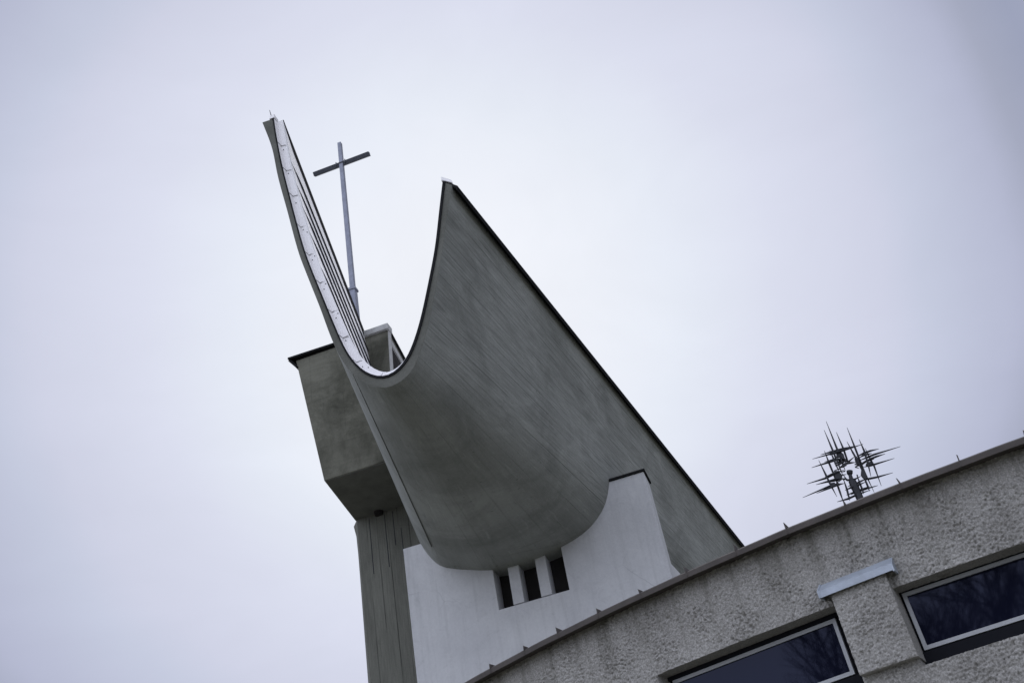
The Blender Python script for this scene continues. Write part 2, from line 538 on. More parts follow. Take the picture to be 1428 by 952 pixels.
# standing seams on the tall wing
for sx, sy in ((405.6, 218), (412.7, 249), (421, 280), (429.4, 315), (447.5, 362)):
    zt = hit(sx - 2, sy - 3, RIM)[2]
    zl = LIN[:NL - 8, 2]
    rows = []
    for s_ in np.linspace(.17, 10.2, 30):
        zz_ = zt + .060 * (s_ - .17)
        if zz_ > LIN[0, 2] - .30: break
        fi = float(np.interp(-zz_, -zl, np.arange(len(zl))))
        i0 = int(fi); fr_ = fi - i0
        pq = (LIN[i0] + RUL[i0] * s_) * (1 - fr_) + (LIN[i0 + 1] + RUL[i0 + 1] * s_) * fr_
        tn = tan[i0]; hh = .012 + .043 * min(1, (s_ - .17) / .9); ww = .010 + .012 * min(1, (s_ - .17) / .9)
        rows.append([pq + tn * ww - INW[i0] * .02, pq - tn * ww - INW[i0] * .02, pq - tn * ww + INW[i0] * hh, pq + tn * ww + INW[i0] * hh])
    v = [p for r_ in rows for p in r_]; f = [(0, 1, 2, 3)]
    for q in range(len(rows) - 1):
        f += [(4 * q + x, 4 * q + 4 + x, 4 * q + 4 + (x + 1) % 4, 4 * q + (x + 1) % 4) for x in range(4)]
    n_ = 4 * (len(rows) - 1); f.append((n_ + 3, n_ + 2, n_ + 1, n_))
    obj('standing_seam', v, f, MAT['seam'], lin)


# left ridge: dark fold hanging over the inner sheet, tapered at the tip
i = 0
upL = -tan[0]
for nm, s0, s1, d0_, d1_ in (('ridge_trim', .17, .95, .03, .36), ('ridge_trim', .95, 12.5, .36, .44)):
    pa = LIN[0] + RUL[0] * s0; pb = LIN[0] + RUL[0] * s1
    mk = lambda p, dn: [p + upL * .03 - INW[0] * .48, p + upL * .03 + INW[0] * .03, p - upL * dn + INW[0] * .03, p - upL * dn - INW[0] * .02, p + upL * .005 - INW[0] * .02, p + upL * .005 - INW[0] * .48]
    v, f = hexa(mk(pa, d0_), mk(pb, d1_)); obj(nm, v, f, MAT['dark'], shell)
# right ridge: dark fold over the outer concrete edge
e = NS - 1
upR = tan[e]
pa = O[e] - fwd * .02; pb = O[e] + RUL[e] * lo[e]
ow = (O[e] - I[e]); ow /= np.linalg.norm(ow)
th = np.linalg.norm(O[e] - I[e]) + OFF[e]
mk = lambda p, dn: [p + upR * .05 + ow * .15, p + upR * .05 - ow * th, p + upR * .02 - ow * th, p + upR * .02 - ow * .0, p + upR * .0 + ow * .006, p - upR * .03 + ow * .006, p - upR * .03 + ow * .12, p - upR * dn + ow * .12, p - upR * dn + ow * .15]
v, f = hexa(mk(pa, .075), mk(pb, .13)); obj('ridge_trim', v, f, MAT['dark'], shell)
# small white caps closing both points
for nm, p, q, hgt in (('tip_cap', O[e] + upR * .06, I[e] + upR * .06 + INW[e] * .05, .10), ('tip_cap', O[0] * .35 + I[0] * .65 + upL * .02, I[0] + INW[0] * .03 + upL * .02, .12)):
    upv = np.array([0, 0, 1.0])
    a = [p + fwd * .02, q + fwd * .02, q + fwd * .02 + upv * hgt, p + fwd * .02 + upv * hgt * .8]
    v, f = hexa(a, [x - fwd * .22 for x in a]); obj(nm, v, f, MAT['sheet'], shell)
a0 = hit(380, 168, RIM); a1 = hit(376, 154, RIM)
v, f = bar_pts(a0, a1, .014, .007, 6); obj('lightning_rod', v, f, MAT['iron'], shell)
# drip bead along the lower left edge of the slab
ib = int(np.argmin([np.linalg.norm(O[i] - hit(489, 516.5, RIM)) for i in range(NS)]))
ob = np.cross(tan[ib], RUL[ib]); ob /= np.linalg.norm(ob)
if ob @ INW[ib] > 0: ob = -ob
pa = O[ib] - fwd * .02; pb = O[ib] + RUL[ib] * 14
tn = tan[ib]
for _ in (0,):
    A = [pa + tn * .056 - ob * .05, pa + tn * .062 - ob * .05, pa + tn * .062 + ob * .003, pa + tn * .056 + ob * .003]
    v, f = hexa(A, [x + (pb - pa) * .62 for x in A]); obj('drip_groove', v, f, MAT['groove'], shell)

# ---- end wall with a notch that follows the roof, and a slot with two mullions


def shell_on_wall(i, out=0.0, b=BW):
    p = O[i]; s = (b - p @ Bv) / (RUL[i] @ Bv)
    q = p + RUL[i] * s
    return q @ Lv, q[2]


crv = [shell_on_wall(i) for i in range(NS)]
lA, zA = lz(562, 765); lB, zB = lz(582, 952)
lL = (lA + lB) / 2
zL = zA
lR = (lz(896, 655)[0] + lz(935, 795)[0]) / 2
zR = lz(896, 655)[1] - .05
s1 = lz(688.5, 797); s2 = lz(695, 850); s3 = lz(793, 822); s4 = lz(784, 767)
zS = (s2[1] + s3[1]) / 2
lS0 = (s1[0] + s2[0]) / 2; lS1 = (s3[0] + s4[0]) / 2
ctr = np.array([np.mean([c[0] for c in crv if c[1] < 14.5]), 14.6])
SH = .09
notch = []
for (l_, z_) in crv:
    if z_ < max(zL, zR) + .8:
        dv = ctr - np.array([l_, z_]); dv /= np.linalg.norm(dv)
        notch.append((l_ + dv[0] * SH, z_ + dv[1] * SH))
notch = [p for p in notch]
left = [p for p in notch if p[0] < lS0 and p[1] < zL]
right = [p for p in notch if p[0] > lS1 and p[1] < zR]


def z_on(l_, pts):
    pts = sorted(pts); return float(np.interp(l_, [p[0] for p in pts], [p[1] for p in pts]))


low = [p for p in notch if p[1] < 13.6]
poly = [(lL, 0), (lL, zL), (left[0][0] - .1, zL)] + left + [(lS0, z_on(lS0, low)), (lS0, zS), (lS1, zS), (lS1, z_on(lS1, low))] + right + [(right[-1][0] + .03, zR), (lR, zR), (lR, 0)]
rr = ray(908, 672); TH = lR / (rr @ Lv) * (rr @ Bv) - BW
TH = float(np.clip(TH, .3, .8))
A = [P(l_, BW, z_) for l_, z_ in poly]; Bq = [P(l_, BW + TH, z_) for l_, z_ in poly]
wall = obj('end_wall', *hexa(A, Bq), MAT['white'], church)
bevel(wall, .012, 2)


def box(l0, l1, b0, b1, z0, z1):
    return hexa([P(l0, b0, z0), P(l1, b0, z0), P(l1, b0, z1), P(l0, b0, z1)], [P(l0, b1, z0), P(l1, b1, z0), P(l1, b1, z1), P(l0, b1, z1)])


win = obj('window', *box(lS0 - .3, lS1 + .3, BW + .56, BW + .60, zS - .3, zS + 1.5), MAT['void'], church)
for (q1, q2, q3, q4) in (((707, 790), (716, 844), (722, 789), (731.5, 838)), ((745, 780), (755, 834), (760, 777), (769.5, 829))):
    m0 = (lz(*q1)[0] + lz(*q2)[0]) / 2; m1 = (lz(*q3)[0] + lz(*q4)[0]) / 2
    zt = zS + 1.25
    f0 = [P(m0, BW + .02, zS + .03), P(m1, BW + .02, zS + .03), P(m1, BW + .05, zt), P(m0, BW + .05, zt)]
    b0 = [P(m0 + .01, BW + .575, zS - .01), P(m1 - .01, BW + .575, zS - .01), P(m1 - .01, BW + .575, zt), P(m0 + .01, BW + .575, zt)]
    toe = obj('mullion', *hexa(f0, b0), MAT['white'], win)
    bevel(toe, .012)
cp = MB()
lc = right[-1][0] - .02
cp.add(box(lc, lR + .05, BW - .05, BW + TH + .08, zR + .004, zR + .065))
c_o = cp.build('coping', MAT['dark'], wall)
obj('coping_end', *box(lc - .02, lc + .06, BW - .07, BW + .06, zR + .03, zR + .17), MAT['pale_conc'], wall)
# nave body under the roof
nv = [P(lL + .3, BW + TH + .3, 0), P(lR - .25, BW + TH + .3, 0), P(lR + 1.0, BW + 14, 0), P(lL + .3, BW + 9, 0)]
nt = [np.array([p[0], p[1], CAMZ + 10.9]) for p in nv]
obj('nave_wall', *hexa(nv, nt), MAT['white'], church)

# ------------------------------------------------------------------ bell tower
pT = at_z(508, 460, CAMZ + 20.14)
BT = pT @ Bv
TWR = (WALL[0], BT)
tl = lambda px, py, b=BT: lz(px, py, b)
l_tl, z_tl = tl(403, 511); l_bl, z_b = tl(452, 670); l_tr, z_t = tl(541, 455); l_cl, z_cl = tl(413, 532)
z_b = CAMZ + 15.11; z_t = CAMZ + 19.98
tower = empty('bell_tower', tuple(P(-9.5, BT + 4, 0)))
tag(tower, 'concrete bell tower with a flared box top left of the white end wall', 'tower')
l_br = l_tr - .25
DEP = 7.0
bt_top = z_t - .12
def ring(l0, l1, b0, b1, z): return [P(l0, b0, z), P(l1, b0, z), P(l1, b1, z), P(l0, b1, z)]
sh = at_z(497, 724, z_b); BS = sh @ Bv; l_s0 = sh @ Lv
l_s1 = lz(559, 735, BS)[0] + 1.3
# right side seen through the roof: keep the top right edge running back at a slightly different bearing
side = at_z(565.3, 500, z_t); kx = (side @ Lv - l_tr) / (side @ Bv - BT)
top_ring = [P(l_cl + .02, BT, bt_top), P(l_tr - .03, BT, bt_top), P(l_tr - .03 + kx * 5.5, BT + 5.5, bt_top), P(l_cl + .35, BT + 5.5, bt_top)]
bot_ring = [P(l_bl, BT, z_b), P(l_br, BT, z_b), P(l_br - .1, BT + 5.5, z_b), P(l_s0 - .30, BS + .1, z_b)]
bot_ring[3] = at_z(495.5, 726, z_b)
bel = obj('belfry', *hexa(bot_ring, top_ring), MAT['tower'], tower)
bevel(bel, .025)
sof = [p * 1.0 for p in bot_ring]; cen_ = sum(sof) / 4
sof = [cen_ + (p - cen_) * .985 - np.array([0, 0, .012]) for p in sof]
obj('soffit', *hexa(sof, [p + np.array([0, 0, .03]) for p in sof]), MAT['soffit'], bel)  # thin slab added under the belfry, its pale colour standing in for bounced light
# shaft with a chamfered left arris
def uvshaft():
    v, f, uv = [], [], []
    bc = BS + .40
    sil = [(487, 714.5), (492.5, 731), (497, 748), (499.5, 772), (502, 803)]
    cz = [lz(x, y, bc) for x, y in sil]
    czs = sorted([(z, l_) for l_, z in cz])
    ltop = float(np.interp(z_b - .004, [c[0] for c in czs], [c[1] for c in czs]))
    rows = [(czs[0][1] - .02, 0)] + [(l_, z) for z, l_ in czs if z < z_b - .05] + [(ltop, z_b - .004)]
    for c0, z in rows:
        lf = l_s0 + .05 * max(0, 14 - z) / 14 + .02
        pts = [(c0, bc), (lf, BS), (l_s1, BS), (l_s1, BS + 3.2), (c0 - .02, BS + 3.2)]
        v += [P(a, b, z) for a, b in pts]
        uv += [(0, z), (.4, z), (.4 + l_s1 - l_s0, z), (3.6 + l_s1 - l_s0, z), (7, z)]
    for kk in range(len(rows) - 1):
        for i in range(5):
            j = (i + 1) % 5
            f.append((kk * 5 + i, kk * 5 + j, kk * 5 + 5 + j, kk * 5 + 5 + i))
    f.append((4, 3, 2, 1, 0)); n = len(v); f.append((n - 5, n - 4, n - 3, n - 2, n - 1))
    return v, f, uv
v, f, uv = uvshaft()
shaft = obj('shaft', v, f, MAT['shaft'], tower, uv=uv)
# joints between the shuttering panels of the shaft: real recesses read as thin dark strips
for pxa, pya, pxb, pyb in ((515, 722, 521, 800), (536, 717, 543, 790), (548, 712, 551, 760), (559.5, 735, 563, 775)):
    la = lz(pxa, pya, BS - .003); lb = lz(pxb, pyb, BS - .003)
    lm = (la[0] + lb[0]) / 2
    v, f = hexa([P(lm - .014, BS - .004, lb[1]), P(lm + .014, BS - .004, lb[1]), P(lm + .010, BS - .004, la[1]), P(lm - .010, BS - .004, la[1])],
                [P(lm - .014, BS + .02, lb[1]), P(lm + .014, BS + .02, lb[1]), P(lm + .010, BS + .02, la[1]), P(lm - .010, BS + .02, la[1])])
    obj('joint', v, f, MAT['seam'], shaft)
vc = at_z(528, 714, z_b - .03)
v, f = bar_pts(vc + np.array([0, 0, .1]), vc - np.array([0, 0, .10]), .17, .13, 14)
obj('drain', v, f, MAT['void'], tower)
# roof slab: dark edge outside the wing, pale coping inside the U
lo_l = l_tl + .035
lw = (LIN[0] @ Lv) - .4
slab = MB()
slab.add(hexa([P(lo_l, BT - .14, bt_top + .05), P(l_tr + .02, BT - .05, bt_top + .05), P(l_tr + .02 + kx * 5.8, BT + 5.8, bt_top + .05), P(lo_l, BT + 5.8, bt_top + .05)],
              [P(lo_l, BT - .14, z_t + .0), P(l_tr + .02, BT - .05, z_t + .0), P(l_tr + .02 + kx * 5.8, BT + 5.8, z_t + .0), P(lo_l, BT + 5.8, z_t + .0)]))
slabo = slab.build('roof_slab', MAT['dark'], tower)
obj('drip_board', *hexa([P(lo_l, BT - .12, bt_top - .0), P(l_cl + .02, BT - .12, bt_top - .30), P(l_cl + .08, BT + .3, bt_top - .30), P(lo_l + .03, BT + .3, bt_top)],
    [P(lo_l + .1, BT - .12, bt_top), P(l_cl + .1, BT - .05, bt_top - .30), P(l_cl + .2, BT + .3, bt_top - .30), P(lo_l + .2, BT + .3, bt_top)]), MAT['dark'], slabo).hide_render = False
lcw = tl(499, 466)[0]
obj('coping', *hexa([P(lcw, BT - .10, z_t - .16), P(l_tr + .03, BT - .10, z_t - .16), P(l_tr + .03, BT - .10, z_t + .045), P(lcw, BT - .10, z_t + .045)],
                    [P(lcw, BT + .25, z_t - .16), P(l_tr + .03, BT + .25, z_t - .16), P(l_tr + .03, BT + .25, z_t + .045), P(lcw, BT + .25, z_t + .045)]), MAT['pale_conc'], slabo)
# belfry opening on the right: pale post and rail with a dark void between
def sd(b, z, out):   # point on the right side face
    t = (bt_top - z) / (bt_top - z_b)
    return P(l_tr - .03 + kx * (b - BT) * (1 - t) - (.22 + .0) * t + out, b, z)
def sidebar(b0, b1, b2, b3, z0, z1, name, mat, o0=-.03, o1=.05):
    a = [sd(b0, z0, o1), sd(b1, z0, o1), sd(b2, z1, o1), sd(b3, z1, o1)]
    c = [sd(b0, z0, o0), sd(b1, z0, o0), sd(b2, z1, o0), sd(b3, z1, o0)]
    return obj(name, *hexa(a, c), mat, bel)
sidebar(BT + .03, BT + .24, BT + .24, BT + .03, z_t - 3.2, z_t - .17, 'post', MAT['pale_conc'])
sidebar(BT + .30, BT + 3.6, BT + 3.6, BT + .30, z_t - .62, z_t - .40, 'rail', MAT['pale_conc'])
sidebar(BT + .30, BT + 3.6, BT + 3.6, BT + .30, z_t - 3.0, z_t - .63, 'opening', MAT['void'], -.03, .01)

# ------------------------------------------------------------------ cross on the tower
BX = BT * 1.06
CR = (WALL[0], BX)
cx = np.mean([lz(474, 200, BX)[0], lz(492, 405, BX)[0]])
zc1 = lz(474, 200, BX)[1]; zcol = lz(493, 405, BX)[1]
cross = empty('roof_cross', tuple(P(cx, BX, z_t + .03)))
tag(cross, 'tall slender grey metal cross standing on the tower top behind the left roof point', 'cross')
cr_m = MB(); hw = .079
crx = lambda l0, l1, z0, z1, b0, b1: box(l0, l1, b0, b1, z0, z1)
bevel(obj('post', *hexa(ring(cx - hw * 1.15, cx + hw * 1.15, BX - hw, BX + hw, zcol), ring(cx - hw * .95, cx + hw * .95, BX - hw, BX + hw, zc1)), MAT['cross'], cross), .012)
bevel(obj('sleeve', *hexa(ring(cx - .13, cx + .13, BX - .13, BX + .13, z_t + .03), ring(cx - .118, cx + .118, BX - .118, BX + .118, zcol)), MAT['cross'], cross), .012)
obj('collar', *hexa(ring(cx - .15, cx + .15, BX - .15, BX + .15, zcol - .02), ring(cx - .15, cx + .15, BX - .15, BX + .15, zcol + .07)), MAT['cross'], cross)
a14 = R_(14)
pa = hit(438, 245.5, CR); pb = hit(515, 212.5, CR)
zc = (pa[2] + pb[2]) / 2
pa[2] = pb[2] = zc
upz = np.array([0, 0, 1.0]); bb = np.array([math.sin(a14), math.cos(a14), 0])
tq_ = R_(32)
bt_ = bb * math.cos(tq_) + upz * math.sin(tq_); ut_ = upz * math.cos(tq_) - bb * math.sin(tq_)
A = [pa - bt_ * .082 - ut_ * .086, pa + bt_ * .081 - ut_ * .086, pa + bt_ * .081 + ut_ * .086, pa - bt_ * .082 + ut_ * .086]
Bq = [x + (pb - pa) for x in A]
bevel(obj('crossbar', *hexa(A, Bq), MAT['crossbar'], cross), .012)
for q_ in (-.19, .19):     # welded gusset straps at the crossing
    c_ = (pa + pb) / 2 * 0 + P(cx, BX, zc) - Bv * .10 + Lv * q_
    obj('strap', *bar_pts(c_ - upz * .09, c_ + upz * .09, .022, .022, 6), MAT['crossbar'], cross)

# ------------------------------------------------------------------ curved low building
CX, CY, RC = 11.786, 26.716, 19.164
RW = RC - .08
Z = lambda zr: CAMZ + zr
T0, T1 = -43.6, 4.0


def C(th, r, z):
    a = R_(th)
    return np.array([CX + r * math.sin(a), CY - r * math.cos(a), z])


low_b = empty('curved_building', tuple(C(-32, RC - 3, 0)))
tag(low_b, 'low curved grey roughcast building with a flat roof edge in the foreground', 'building')


def disp(th, z):
    a = RW * R_(th)
    p = Vector((a, z, 0))
    n1 = noise.noise(p * 19); n2 = noise.noise(p * 38 + Vector((5, 3, 1))); n3 = noise.noise(p * 3.0 + Vector((9, 2, 4)))
    n4 = 1 - abs(noise.noise(p * 24 + Vector((1, 7, 2)))) * 2
    n5 = noise.noise(p * 60 + Vector((4, 4, 8)))
    am = .75 + .5 * max(-.6, min(1, n3 * 1.6))
    pit = max(0.0, noise.noise(p * 44 + Vector((2, 8, 5))) - .05)
    q = p * 40 + Vector((n1, n2, n5)) * .9
    vd = noise.voronoi(q)[0]
    crease = min(1.0, (vd[1] - vd[0]) * 1.9)
    lump = max(0.0, noise.noise(p * 13 + Vector((7, 1, 1))) - .15)
    return am * (-.044 * pit + .011 * n1 + .010 * n2 + .009 * n5 + .011 * crease + .014 * lump) + .006 * n3


ZC = Z(4.022)
W1 = (-35.06, -28.66); W2 = (-26.98, -20.4)
zR0 = Z(2.405)
TOPZ = {W1: Z(3.20), W2: Z(3.162)}
dth = .0088 / RW * 180 / math.pi


def grid_lines(a, b, st, must):
    """nearly even lines that hit every value in must"""
    ks = sorted([a, b] + [m for m in must if a < m < b]); out = []
    for s, e in zip(ks[:-1], ks[1:]):
        n = max(1, round((e - s) / st)); out += [s + (e - s) * i / n for i in range(n)]
    return out + [b]


ths = grid_lines(T0, -20.0, dth, [*W1, *W2])
zs = grid_lines(Z(1.9), ZC, .0088, [zR0, TOPZ[W1], TOPZ[W2]])
DISP = {}
wv, wf = [], []
nz = len(zs)
for t in ths:
    for z in zs:
        dd = disp(t, z); DISP[(t, z)] = dd
        wv.append(C(t, RW + dd, z))
in_rec = lambda t, z: any(zR0 < z < TOPZ[W] and W[0] < t < W[1] for W in (W1, W2))
for i in range(len(ths) - 1):
    tm = (ths[i] + ths[i + 1]) / 2
    for j in range(nz - 1):
        if not in_rec(tm, (zs[j] + zs[j + 1]) / 2):
            wf.append((i * nz + j, (i + 1) * nz + j, (i + 1) * nz + j + 1, i * nz + j + 1))
# recess soffit, sill and jambs
REC = .36


def strip(line, horiz):
    """reveal running inwards from the wall's own edge vertices"""
    global wv, wf
    rs = [0, .012, .03, .06, .12, .2, .3, REC]
    o = len(wv)
    for (t, z) in line:
        d0_ = DISP[(t, z)]
        for q, r in enumerate(rs):
            k_ = noise.noise(Vector((t * 7, z * 20, r * 30))) * .005 * (1 if 0 < q < 7 else 0)
            wv.append(C(t, RW + d0_ * (1 - min(1, r / .1)) - r, z + (k_ if horiz else 0)))
    m = len(rs)
    for i in range(len(line) - 1):
        for q in range(m - 1):
            wf.append((o + i * m + q, o + (i + 1) * m + q, o + (i + 1) * m + q + 1, o + i * m + q + 1))


for W in (W1, W2):
    zR1 = TOPZ[W]
    tt = [t for t in ths if W[0] <= t <= W[1]]; zz = [z for z in zs if zR0 <= z <= zR1]
    strip([(t, zR1) for t in tt], True); strip([(t, zR0) for t in tt], True)
    strip([(W[0], z) for z in zz], False); strip([(W[1], z) for z in zz], False)
# plain remainder: below, to the right, ends and back
def coarse(t0, t1, z0, z1):
    """the same plaster outside the close-up zone, on a wider mesh"""
    cts = grid_lines(t0, t1, dth * 2.7, []); czs_ = grid_lines(z0, z1, .024, [])
    o = len(wv); m_ = len(czs_)
    for t in cts:
        for z in czs_: wv.append(C(t, RW + disp(t, z), z))
    for i in range(len(cts) - 1):
        for j in range(m_ - 1): wf.append((o + i * m_ + j, o + (i + 1) * m_ + j, o + (i + 1) * m_ + j + 1, o + i * m_ + j + 1))


coarse(T0, -20.0, 0.0, Z(1.9)); coarse(-20.0, T1, 0.0, ZC)
for t in (T0, T1):
    o = len(wv); wv += [C(t, RW - .006, 0), C(t, RW - 6, 0), C(t, RW - 6, ZC), C(t, RW - .006, ZC)]; wf.append((o, o + 1, o + 2, o + 3))
o = len(wv); rem = list(np.linspace(T0, T1, 60))
for t in rem: wv += [C(t, RW - 6, 0), C(t, RW - 6, ZC)]
for i in range(59): wf.append((o + 2 * i, o + 2 * i + 2, o + 2 * i + 3, o + 2 * i + 1))
wallo = obj('wall', wv, wf, MAT['rough'], low_b, smooth=True, recalc=False)
# roof
o = []; f = []
for t in rem: o += [C(t, RW - .3, Z(3.8)), C(t, RW - 5.9, Z(3.8))]
for i in range(59): f.append((2 * i, 2 * i + 1, 2 * i + 3, 2 * i + 2))
obj('roof', o, f, MAT['roofing'], low_b)
# coping sheet
v, f = [], []
ct = list(np.linspace(T0 - .12, T1, 160))
RP = RC + .10
prof = [(RP, 3.986), (RP + .004, 4.040), (RP - .025, 4.062), (RC - .42, 4.055), (RC - .42, 3.78), (RC - .36, 3.78), (RC - .36, 4.030), (RP - .02, 4.012), (RP - .02, 3.986)]
for t in ct:
    wob = .006 * noise.noise(Vector((t * .6, 3, 1)))
    v += [C(t, r, Z(z) + wob) for r, z in prof]
n = len(prof)
for i in range(len(ct) - 1):
    for q in range(n): f.append((i * n + q, (i + 1) * n + q, (i + 1) * n + (q + 1) % n, i * n + (q + 1) % n))
f += [tuple(range(n))[::-1], tuple(range(len(v) - n, len(v)))]
cop = obj('coping', v, f, MAT['coping'], low_b)
for t in (-41.86, -40.07, -38.25, -36.40, -34.61, -32.80, -30.95, -29.13, -27.3, -25.50, -23.71, -21.93, -20.1, -18.3):
    t += random.uniform(-.07, .07); w_ = random.uniform(.011, .018); ln_ = random.uniform(-.05, .05)
    hgt = random.uniform(.035, .068)
    a = [C(t - w_, RP + .006, Z(3.992)), C(t - w_ + ln_, RP + .008, Z(4.06 + hgt)), C(t - w_, RC - .12, Z(4.072)), C(t - w_, RC - .12, Z(4.035))]
    b = [C(t + w_, RP + .006, Z(3.992)), C(t + w_ + ln_, RP + .008, Z(4.06 + hgt - .01)), C(t + w_ * 1.5, RC - .12, Z(4.072)), C(t + w_ * 1.5, RC - .12, Z(4.035))]
    obj('seam', *hexa(a, b), MAT['coping'], cop)
# windows: flat aluminium frames set back in the two recesses


def quad_pt(a, b, c, d, u, v): return (a * (1 - u) + b * u) * (1 - v) + (d * (1 - u) + c * u) * v


for (ta, tb) in ((-34.9, -28.98), (-26.85, -20.7)):
    r = RW - .20
    a, b = C(ta, r, Z(2.578)), C(tb, r, Z(2.578))
    ex = (b - a); wd = np.linalg.norm(ex); ex /= wd
    nrm = np.cross(ex, [0, 0, 1]); nrm = nrm if nrm[1] < 0 else -nrm
    def fb(u0, u1, z0, z1, n0, n1, a=a, ex=ex, nrm=nrm):
        q = lambda u, z, n: a + ex * u + np.array([0, 0, z]) + nrm * n
        return hexa([q(u0, z0, n1), q(u1, z0, n1), q(u1, z1, n1), q(u0, z1, n1)], [q(u0, z0, n0), q(u1, z0, n0), q(u1, z1, n0), q(u0, z1, n0)])
    H_ = .568; fwid = .038
    W_ = MB()
    W_.add(fb(-.12, wd + .12, -.19, H_ + .10, -.06, -.045))
    wn = W_.build('window', MAT['sash'], low_b)
    obj('apron', *fb(-.12, wd + .12, -.185, -.012, -.044, -.004), MAT['sash'], wn)
    obj('outer_frame', *fb(-.12, wd + .12, H_ + .006, H_ + .05, -.044, -.004), MAT['sash'], wn)
    fr = MB()
    fr.add(fb(0, fwid, 0, H_, -.04, 0)); fr.add(fb(wd - fwid, wd, 0, H_, -.04, 0))
    fr.add(fb(fwid, wd - fwid, H_ - fwid, H_, -.04, -.001)); fr.add(fb(fwid, wd - fwid, 0, fwid, -.04, -.001))
    fro = fr.build('frame', MAT['alu'], wn)
    obj('gasket', *fb(fwid, wd - fwid, H_ - fwid - .007, H_ - fwid, -.022, -.015), MAT['sash'], fro)
    obj('pane', *fb(fwid - .005, wd - fwid + .005, fwid - .005, H_ - fwid + .005, -.032, -.018), MAT['glass'], wn)
# pillar block between the windows, standing proud, with a zinc cap
pv, pf = [], []
pts = grid_lines(-28.63, -26.93, dth, []); pz = grid_lines(Z(2.475), Z(3.35), .0088, [])
PRO = .11
for t in pts:
    for z in pz:
        e_ = min(t - pts[0], pts[-1] - t) * RW * math.pi / 180; e2 = min(z - pz[0], pz[-1] - z)
        rnd = -.006 * max(0, 1 - e_ / .014) ** 2 - .006 * max(0, 1 - e2 / .014) ** 2
        pv.append(C(t, RW + PRO + disp(t + 50, z) + rnd, z))
m = len(pz)
for i in range(len(pts) - 1):
    for j in range(m - 1): pf.append((i * m + j, (i + 1) * m + j, (i + 1) * m + j + 1, i * m + j + 1))


def pside(idx):
    o = len(pv); rs = [0, .015, .04, .09, .18, .3, PRO + REC]
    for n_i in idx:
        p = np.array(pv[n_i]); c_ = np.array([CX, CY, p[2]]); dr = (c_ - p) / np.linalg.norm(c_ - p)
        for q, r in enumerate(rs):
            pv.append(p + dr * r + np.array([0, 0, .004 * noise.noise(Vector(p * 20) + Vector((r * 40, 0, 0)))]) * (q > 0))
    k_ = len(rs)
    for i in range(len(idx) - 1):
        for q in range(k_ - 1): pf.append((o + i * k_ + q, o + (i + 1) * k_ + q, o + (i + 1) * k_ + q + 1, o + i * k_ + q + 1))


n_t = len(pts)
pside([0 * m + j for j in range(m)]); pside([(n_t - 1) * m + j for j in range(m)])
pside([i * m for i in range(n_t)]); pside([i * m + m - 1 for i in range(n_t)])
pil = obj('pillar', pv, pf, MAT['rough'], low_b, smooth=True, recalc=False)
v, f = [], []
ca, cb = -28.93, -26.66
prof = [(RW + .165, 3.262), (RW + .168, 3.330), (RW + .0, 3.435), (RW - .02, 3.425), (RW + .15, 3.318), (RW + .155, 3.262)]
cs = [ca + (cb - ca) * i / 6 for i in range(7)]
for t in cs: v += [C(t, r, Z(z) + .012 * (t - ca) / (cb - ca)) for r, z in prof]
n = len(prof)
for i in range(6):
    for q in range(n): f.append((i * n + q, (i + 1) * n + q, (i + 1) * n + (q + 1) % n, i * n + (q + 1) % n))
f += [tuple(range(n))[::-1], tuple(range(len(v) - n, len(v)))]
cap = obj('cap', v, f, MAT['zinc'], pil)
for tq in (ca, cb):
    a = [C(tq, RW + .005, Z(3.27)), C(tq, RW + .168, Z(3.262)), C(tq, RW + .170, Z(3.335)), C(tq, RW + .005, Z(3.445))]
    b = [p + (C(tq + .05, RW, 0) - C(tq, RW, 0)) for p in a]
    obj('cap_end', *hexa(a, b), MAT['zinc'], cap)

